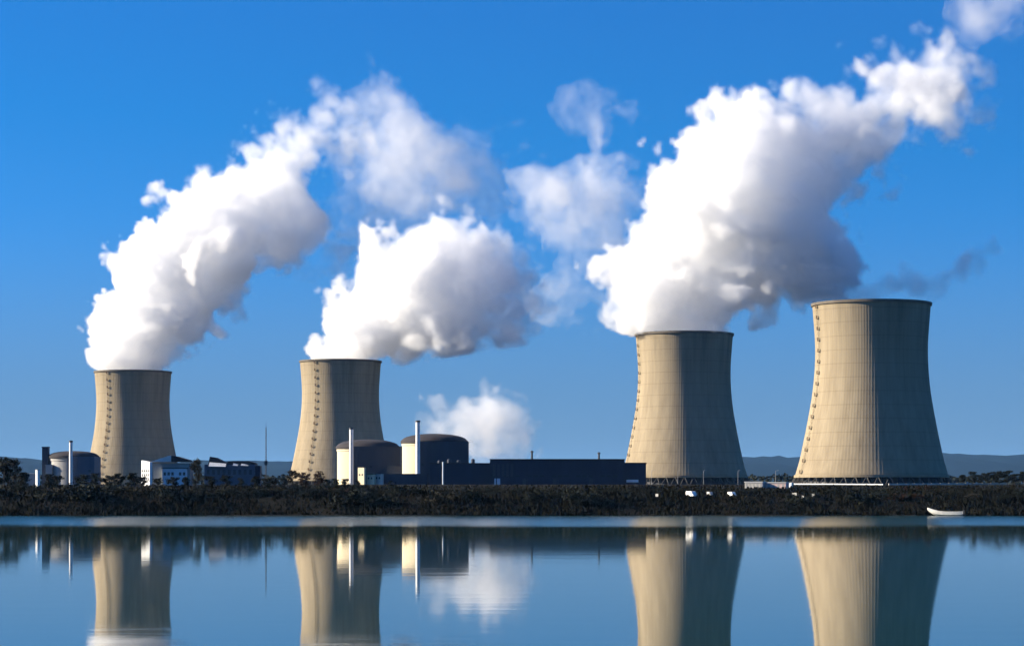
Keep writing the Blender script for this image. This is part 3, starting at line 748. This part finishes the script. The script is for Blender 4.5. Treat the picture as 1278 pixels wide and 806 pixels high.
# ------------------------------------------------------------------ steam
def vapour_mat(name, dens, aniso=0.0, col=(1.0, 1.0, 1.0)):
    m = bpy.data.materials.new(name); m.use_nodes = True
    n, l = m.node_tree.nodes, m.node_tree.links
    n.remove(n['Principled BSDF'])
    v = n.new('ShaderNodeVolumePrincipled'); v.inputs['Color'].default_value = (*col, 1); v.inputs['Density'].default_value = dens
    v.inputs['Anisotropy'].default_value = aniso
    l.new(v.outputs[0], n['Material Output'].inputs['Volume'])
    return m

def skin_mat():
    """An added skin that gives a steam volume a surface: almost wholly clear."""
    m = bpy.data.materials.new('steam_skin'); m.use_nodes = True
    n, l = m.node_tree.nodes, m.node_tree.links
    n.remove(n['Principled BSDF'])
    t = n.new('ShaderNodeBsdfTransparent'); d = n.new('ShaderNodeBsdfDiffuse'); d.inputs['Color'].default_value = (0.9, 0.9, 0.9, 1)
    mx = n.new('ShaderNodeMixShader'); mx.inputs[0].default_value = 0.02
    l.new(t.outputs[0], mx.inputs[1]); l.new(d.outputs[0], mx.inputs[2]); l.new(mx.outputs[0], n['Material Output'].inputs['Surface'])
    return m
SKIN = skin_mat()

def inside_spans(poly, u):
    xs = []
    n = len(poly)
    for i in range(n):
        (a, va), (b, vb) = poly[i], poly[(i + 1) % n]
        if (a <= u < b) or (b <= u < a): xs.append(va + (vb - va) * (u - a) / (b - a))
    return (min(xs), max(xs)) if len(xs) >= 2 else None

def steam_tree(outline, d, axis, origin, depth_k, vox, edge, lumps, warp, fade, mesh_level, material, seed, mouth=None, soft=1.0, lump_bias=0.68, cells=0.0):
    """Geometry nodes that fill a voxel grid with the steam: its long axis, its two edges across the axis as curves, then billows and wisps."""
    k = d / F; ox, oz = origin
    ax = Vector((axis[0], 0, -axis[1])).normalized()               # photo y runs down
    pv = Vector((-ax.z, 0, ax.x))
    P = [(((x - ox) * k) * ax.x + ((oz - y) * k) * ax.z, ((x - ox) * k) * pv.x + ((oz - y) * k) * pv.z) for x, y in outline]
    u0, u1 = min(p[0] for p in P), max(p[0] for p in P)
    v0, v1 = min(p[1] for p in P), max(p[1] for p in P)
    n = 40; lo, hi = [], []
    for i in range(n + 1):
        u = u0 + (u1 - u0) * (i + 0.001) / (n + 0.002) if i < n else u1 - (u1 - u0) * 1e-3
        s = inside_spans(P, u) or (0, 0)
        lo.append(s[0]); hi.append(s[1])
    hmax = max(b - a for a, b in zip(lo, hi)) / 2
    nt = bpy.data.node_groups.new('steam_field', 'GeometryNodeTree')
    nt.interface.new_socket('Geometry', in_out='OUTPUT', socket_type='NodeSocketGeometry')
    N, L = nt.nodes, nt.links
    def lk(v, s):
        if isinstance(v, (int, float)): s.default_value = v
        elif isinstance(v, (tuple, Vector)): s.default_value = tuple(v)
        else: L.new(v, s)
    def m(op, a, b=0.0, c=None, clamp=False):
        q = N.new('ShaderNodeMath'); q.operation = op; q.use_clamp = clamp; lk(a, q.inputs[0]); lk(b, q.inputs[1])
        if c is not None: lk(c, q.inputs[2])
        return q.outputs[0]
    def vm(op, a, b=None, sc=None):
        q = N.new('ShaderNodeVectorMath'); q.operation = op; lk(a, q.inputs[0])
        if b is not None: lk(b, q.inputs[1])
        if sc is not None: lk(sc, q.inputs['Scale'])
        return q.outputs['Value'] if op == 'DOT_PRODUCT' else q.outputs[0]
    def noise(vec, wavelength, det=0.0, color=False, off=0.0):
        q = N.new('ShaderNodeTexNoise'); q.inputs['Scale'].default_value = 1.0 / wavelength; q.inputs['Detail'].default_value = det
        lk(vm('ADD', vec, (seed * 137.0 + off, seed * 71.0, seed * 53.0)), q.inputs['Vector'])
        return q.outputs['Color'] if color else q.outputs['Fac']
    def curve(x, pts):
        q = N.new('ShaderNodeFloatCurve'); cv = q.mapping.curves[0]
        cv.points[0].location = pts[0]; cv.points[1].location = pts[-1]
        for p in pts[1:-1]: cv.points.new(*p)
        for p in cv.points: p.handle_type = 'AUTO'
        q.mapping.extend = 'HORIZONTAL'; q.mapping.update()
        lk(x, q.inputs['Value']); return q.outputs[0]
    pos = N.new('GeometryNodeInputPosition').outputs[0]
    w1 = vm('SCALE', vm('SUBTRACT', noise(pos, warp[0], 1.0, True), (0.5, 0.5, 0.5)), sc=warp[1])
    w2 = vm('SCALE', vm('SUBTRACT', noise(pos, warp[0] * 0.35, 1.0, True, 19.0), (0.5, 0.5, 0.5)), sc=warp[1] * 0.4)
    p = vm('ADD', pos, vm('ADD', w1, w2))
    u = vm('DOT_PRODUCT', p, ax); v = vm('DOT_PRODUCT', p, pv); w = vm('DOT_PRODUCT', p, (0, 1, 0))
    t = m('DIVIDE', m('SUBTRACT', u, u0), u1 - u0)
    cl = curve(t, [(i / n, (a - v0) / (v1 - v0)) for i, a in enumerate(lo)])
    ch = curve(t, [(i / n, (b - v0) / (v1 - v0)) for i, b in enumerate(hi)])
    cl = m('MULTIPLY_ADD', cl, v1 - v0, v0); ch = m('MULTIPLY_ADD', ch, v1 - v0, v0)
    c = m('MULTIPLY', m('ADD', cl, ch), 0.5); h = m('MAXIMUM', m('MULTIPLY', m('SUBTRACT', ch, cl), 0.5), 0.5)
    dv = m('DIVIDE', m('SUBTRACT', v, c), h); dw = m('DIVIDE', w, m('MULTIPLY', h, depth_k))
    rr = m('SQRT', m('ADD', m('MULTIPLY', dv, dv), m('MULTIPLY', dw, dw)))
    inner = m('MULTIPLY', m('SUBTRACT', 1.0, rr), h)                # metres inside the outline
    ends = m('MINIMUM', m('SUBTRACT', u, u0), m('SUBTRACT', u1, u))
    inner = m('MINIMUM', inner, m('MULTIPLY', ends, 1.2))
    tt = m('MAXIMUM', m('MINIMUM', t, 1.0), 0.0)
    rag = m('MULTIPLY_ADD', tt, lumps[2], 1.0)                       # billows grow raggeder down the wind
    tot = inner
    for i, (wl_, amp) in enumerate(lumps[0]):                        # rounded billows with sharp creases between them
        b = m('ABSOLUTE', m('SUBTRACT', noise(p if i < 2 else pos, wl_, 0.0, off=7.0 * i), 0.5))
        tot = m('ADD', tot, m('MULTIPLY', m('SUBTRACT', m('MULTIPLY', b, 4.6), lump_bias), m('MULTIPLY', rag, amp)))
    for wl_, amp in lumps[1]:                                        # torn wisps
        b = m('SUBTRACT', noise(p, wl_, 4.0, off=3.0), 0.5)
        tot = m('ADD', tot, m('MULTIPLY', m('MULTIPLY', b, 2.0), m('MULTIPLY', amp, rag)))
    if mouth:                                                        # the steam leaves through the tower's mouth and spreads above it
        zr, rm, lift, slope = mouth
        sp = N.new('ShaderNodeSeparateXYZ'); L.new(pos, sp.inputs[0])
        dx = m('SUBTRACT', sp.outputs['X'], mouth_x); dist = m('SQRT', m('ADD', m('MULTIPLY', dx, dx), m('MULTIPLY', sp.outputs['Y'], sp.outputs['Y'])))
        allow = m('MULTIPLY_ADD', m('MAXIMUM', m('ADD', m('SUBTRACT', sp.outputs['Z'], zr), lift), 0.0), slope, rm)
        tot = m('MINIMUM', tot, m('SUBTRACT', allow, dist))
    # a soft margin that widens down the wind
    ed = m('MULTIPLY_ADD', m('POWER', tt, 1.3), edge[1] - edge[0], edge[0])
    den = m('DIVIDE', tot, ed, clamp=True)
    den = m('MULTIPLY', m('POWER', den, soft), curve(tt, fade))
    if cells:                                                        # rolls of thicker and thinner steam inside the plume
        c1 = m('ABSOLUTE', m('SUBTRACT', noise(p, 38.0, 0.0, off=31.0), 0.5)); c2 = m('ABSOLUTE', m('SUBTRACT', noise(p, 17.0, 0.0, off=47.0), 0.5))
        cs = m('ADD', m('MULTIPLY', c1, 6.0), m('MULTIPLY', c2, 3.2))
        den = m('MULTIPLY', den, m('MAXIMUM', m('MULTIPLY_ADD', m('SUBTRACT', cs, 1.0), cells, 1.0), 0.06))
    vc = N.new('GeometryNodeVolumeCube'); lk(den, vc.inputs['Density']); vc.inputs['Background'].default_value = 0
    pad = max(edge[1] * 0.3, 12.0) + sum(a for _, a in lumps[0]) * 0.8 + warp[1] * 0.35
    cor = [ax * a + pv * b for a, b in P]
    bmin = Vector((min(q.x for q in cor) - pad, -hmax * depth_k - pad, min(q.z for q in cor) - pad))
    bmax = Vector((max(q.x for q in cor) + pad, hmax * depth_k + pad, max(q.z for q in cor) + pad))
    floor_z = None
    vc.inputs['Min'].default_value = bmin; vc.inputs['Max'].default_value = bmax
    for ax_i, nm_ in enumerate(('Resolution X', 'Resolution Y', 'Resolution Z')):
        vc.inputs[nm_].default_value = int(max(12, (bmax[ax_i] - bmin[ax_i]) / vox))
    out = N.new('NodeGroupOutput')
    if mesh_level is not None:
        vt = N.new('GeometryNodeVolumeToMesh'); vt.inputs['Threshold'].default_value = mesh_level
        L.new(vc.outputs[0], vt.inputs['Volume']); g = vt.outputs[0]
    else:
        g = vc.outputs[0]
    sm = N.new('GeometryNodeSetMaterial'); sm.inputs['Material'].default_value = material
    L.new(g, sm.inputs[0]); L.new(sm.outputs[0], out.inputs[0])
    return nt

def steam(name, outline, d, axis, label, cat, density, group=None, depth_k=0.85, vox=2.2, edge=(5, 14), lumps=None, warp=(70, 22), fade=((0, 1), (1, 1)), origin=None, seed=1, aniso=0.0, level=0.25, tower=None, lift=0.0, slope=2.0, soft=1.0, lump_bias=0.68, cells=0.0):
    origin = origin or (sum(p[0] for p in outline) / len(outline), sum(p[1] for p in outline) / len(outline))
    lumps = lumps or (((62, 20), (30, 10), (14, 5)), ((20, 5),), 0.3)
    loc = px(origin[0], origin[1], d)
    global mouth_x
    mouth = None
    if tower is not None:
        b = TPOS[tower]; mouth_x = b.x - loc.x; mouth = (b.z + TH - loc.z, rad(TH) - 1.6, lift, slope)
    args = (outline, d, axis, origin, depth_k)
    tmp_me = bpy.data.meshes.new('tmp'); tmp = bpy.data.objects.new('tmp', tmp_me); C.objects.link(tmp)
    md = tmp.modifiers.new('steam', 'NODES'); md.node_group = steam_tree(*args, vox * 1.5, edge, lumps, warp, fade, level, SKIN, seed, mouth, soft, lump_bias, cells)
    dg = bpy.context.evaluated_depsgraph_get()
    me = bpy.data.meshes.new_from_object(tmp.evaluated_get(dg)); me.name = name
    bpy.data.objects.remove(tmp)
    me.polygons.foreach_set('use_smooth', [True] * len(me.polygons))
    if not me.materials: me.materials.append(SKIN)
    o = bpy.data.objects.new(name, me); C.objects.link(o); o.location = loc
    tag(o, label, cat, group)
    vol = bpy.data.volumes.new('vapour'); vm_ = vapour_mat('vapour_' + name, density, aniso); vol.materials.append(vm_)
    vo = bpy.data.objects.new('vapour', vol); C.objects.link(vo); vo.parent = o
    mv = vo.modifiers.new('steam', 'NODES'); mv.node_group = steam_tree(*args, vox, edge, lumps, warp, fade, None, vm_, seed, mouth, soft, lump_bias, cells)
    return o

G = 'steam plumes of the cooling towers'
BIG = (((64, 19), (31, 20), (15, 11), (7.5, 5)), ((26, 6), (9, 2)), 0.12)
steam('steam_plume', [(126, 500), (119, 465), (108, 430), (105, 400), (120, 370), (132, 343), (148, 313), (191, 270), (203, 238), (238, 220), (286, 196), (306, 160), (343, 132), (380, 126), (403, 98), (428, 108), (440, 140), (462, 152), (466, 188), (438, 215), (408, 232), (396, 258), (428, 278), (440, 308), (400, 330), (345, 336), (320, 352), (306, 372), (309, 396), (276, 404), (250, 432), (213, 465), (207, 500)],
      2474, (1, -1.05), 'white steam plume leaning right from the farthest, leftmost cooling tower', 'steam plume', 0.115, G, seed=1, aniso=0.40, cells=0.95, edge=(4, 28), fade=((0, 1), (0.45, 0.9), (0.7, 0.42), (1, 0.2)), vox=1.9, depth_k=0.75, lumps=BIG, tower=0, slope=1.8)
steam('steam_plume', [(384, 490), (378, 451), (382, 420), (402, 396), (397, 368), (419, 350), (442, 336), (457, 300), (477, 283), (505, 279), (530, 266), (560, 258), (593, 260), (606, 283), (642, 288), (676, 318), (700, 365), (698, 396), (660, 424), (625, 446), (575, 466), (530, 466), (490, 451), (476, 451), (466, 490)],
      2326, (1, -0.45), 'white steam plume billowing low to the right from the second tower from left', 'steam plume', 0.115, G, seed=2, aniso=0.40, cells=0.95, edge=(4, 24), fade=((0, 1), (0.5, 0.9), (0.75, 0.5), (1, 0.22)), vox=1.9, depth_k=0.7, lumps=BIG, tower=1, lift=8.0, slope=6.0)
steam('steam_plume', [(802, 460), (794, 417), (768, 411), (750, 395), (746, 370), (755, 350), (755, 318), (783, 280), (808, 230), (831, 176), (843, 146), (880, 116), (920, 102), (960, 118), (990, 105), (1020, 106), (1058, 92), (1083, 62), (1110, 46), (1160, 38), (1214, 50), (1238, 98), (1238, 156), (1205, 182), (1155, 184), (1128, 212), (1095, 234), (1064, 258), (1052, 282), (1070, 312), (1072, 345), (1092, 368), (1030, 392), (965, 398), (940, 406), (920, 418), (906, 460)],
      1938, (1, -0.95), 'largest white steam plume, rising far to the right beyond the nearest tower', 'steam plume', 0.105, G, seed=3, aniso=0.42, cells=0.95, edge=(3.5, 24), fade=((0, 1), (0.55, 0.95), (0.74, 0.7), (1, 0.35)), vox=1.8, depth_k=0.65, lumps=BIG, tower=2, lift=2.0, slope=4.5)
W = (((48, 16), (22, 16), (10, 8)), ((40, 34), (15, 20)), 0.2)
G2 = 'torn scraps of drifting steam'
steam('steam_veil', [(385, 335), (415, 262), (432, 212), (445, 122), (482, 95), (530, 130), (570, 165), (632, 185), (645, 245), (610, 285), (560, 285), (530, 300), (480, 315), (430, 335)],
      2440, (1, -0.5), 'thin torn grey veil of steam between the two left plumes', 'steam cloud', 0.012, G2, seed=4, edge=(34, 52), lumps=W, warp=(80, 36), vox=2.4, depth_k=0.6, level=0.12, soft=1.3, lump_bias=0.3, cells=0.6)
steam('steam_cloud', [(622, 236), (650, 206), (690, 222), (720, 196), (752, 190), (806, 202), (820, 244), (800, 290), (780, 312), (766, 340), (752, 372), (720, 408), (664, 412), (668, 350), (678, 312), (676, 296), (652, 290), (634, 270)],
      2200, (0.1, 1), 'ragged drifting steam cloud with a trailing tail left of the largest plume', 'steam cloud', 0.012, G2, seed=5, edge=(26, 38), lumps=W, warp=(55, 26), vox=2.2, depth_k=0.55, level=0.12, soft=1.3, lump_bias=0.5, cells=0.6)
steam('steam_cloud', [(678, 128), (700, 106), (735, 99), (774, 118), (800, 138), (774, 160), (750, 172), (742, 205), (724, 172), (700, 158)],
      2200, (1, 0.05), 'small lone steam cloud high in the open blue sky', 'steam cloud', 0.010, G2, seed=6, edge=(20, 28), lumps=(((40, 12), (20, 9), (9, 5)), ((30, 16), (12, 10)), 0.1), warp=(50, 22), vox=2.2, depth_k=0.55, level=0.12, soft=1.3, lump_bias=0.5, cells=0.6)
steam('steam_cloud', [(1168, -40), (1180, 28), (1212, 62), (1252, 60), (1290, 34), (1340, -50)],
      2000, (1, -0.1), 'grey steam cloud cut off by the upper right corner of the sky', 'steam cloud', 0.013, G2, seed=7, edge=(22, 30), lumps=(((40, 12), (20, 9), (9, 5)), ((30, 16), (12, 10)), 0.1), warp=(50, 22), vox=2.2, depth_k=0.6, level=0.12, soft=1.3, lump_bias=0.5, cells=0.6)
steam('steam_wisp', [(990, 380), (1050, 346), (1100, 340), (1160, 334), (1200, 308), (1245, 298), (1252, 322), (1215, 345), (1180, 368), (1130, 378), (1080, 384)],
      1938, (1, -0.25), 'thin grey steam wisp trailing right above the nearest tower', 'steam cloud', 0.075, G2, seed=8, edge=(12, 14), lumps=(((40, 6), (18, 5)), ((30, 9), (11, 6)), 0.0), warp=(60, 12), vox=2.0, depth_k=0.9, level=0.2)
steam('steam_plume', [(600, 596), (580, 582), (552, 560), (522, 544), (520, 508), (550, 492), (578, 494), (588, 532), (594, 532), (600, 482), (626, 474), (654, 490), (684, 526), (680, 562), (650, 582)],
      2050, (0.15, -1), 'small ragged steam puff rising beside the domed reactor building', 'steam plume', 0.018, None, seed=9, edge=(10, 18), lumps=(((34, 16), (17, 9), (8, 4)), ((26, 22), (10, 11)), 0.1), warp=(40, 26), vox=1.5, depth_k=0.5, level=0.14, soft=1.2, cells=0.95)
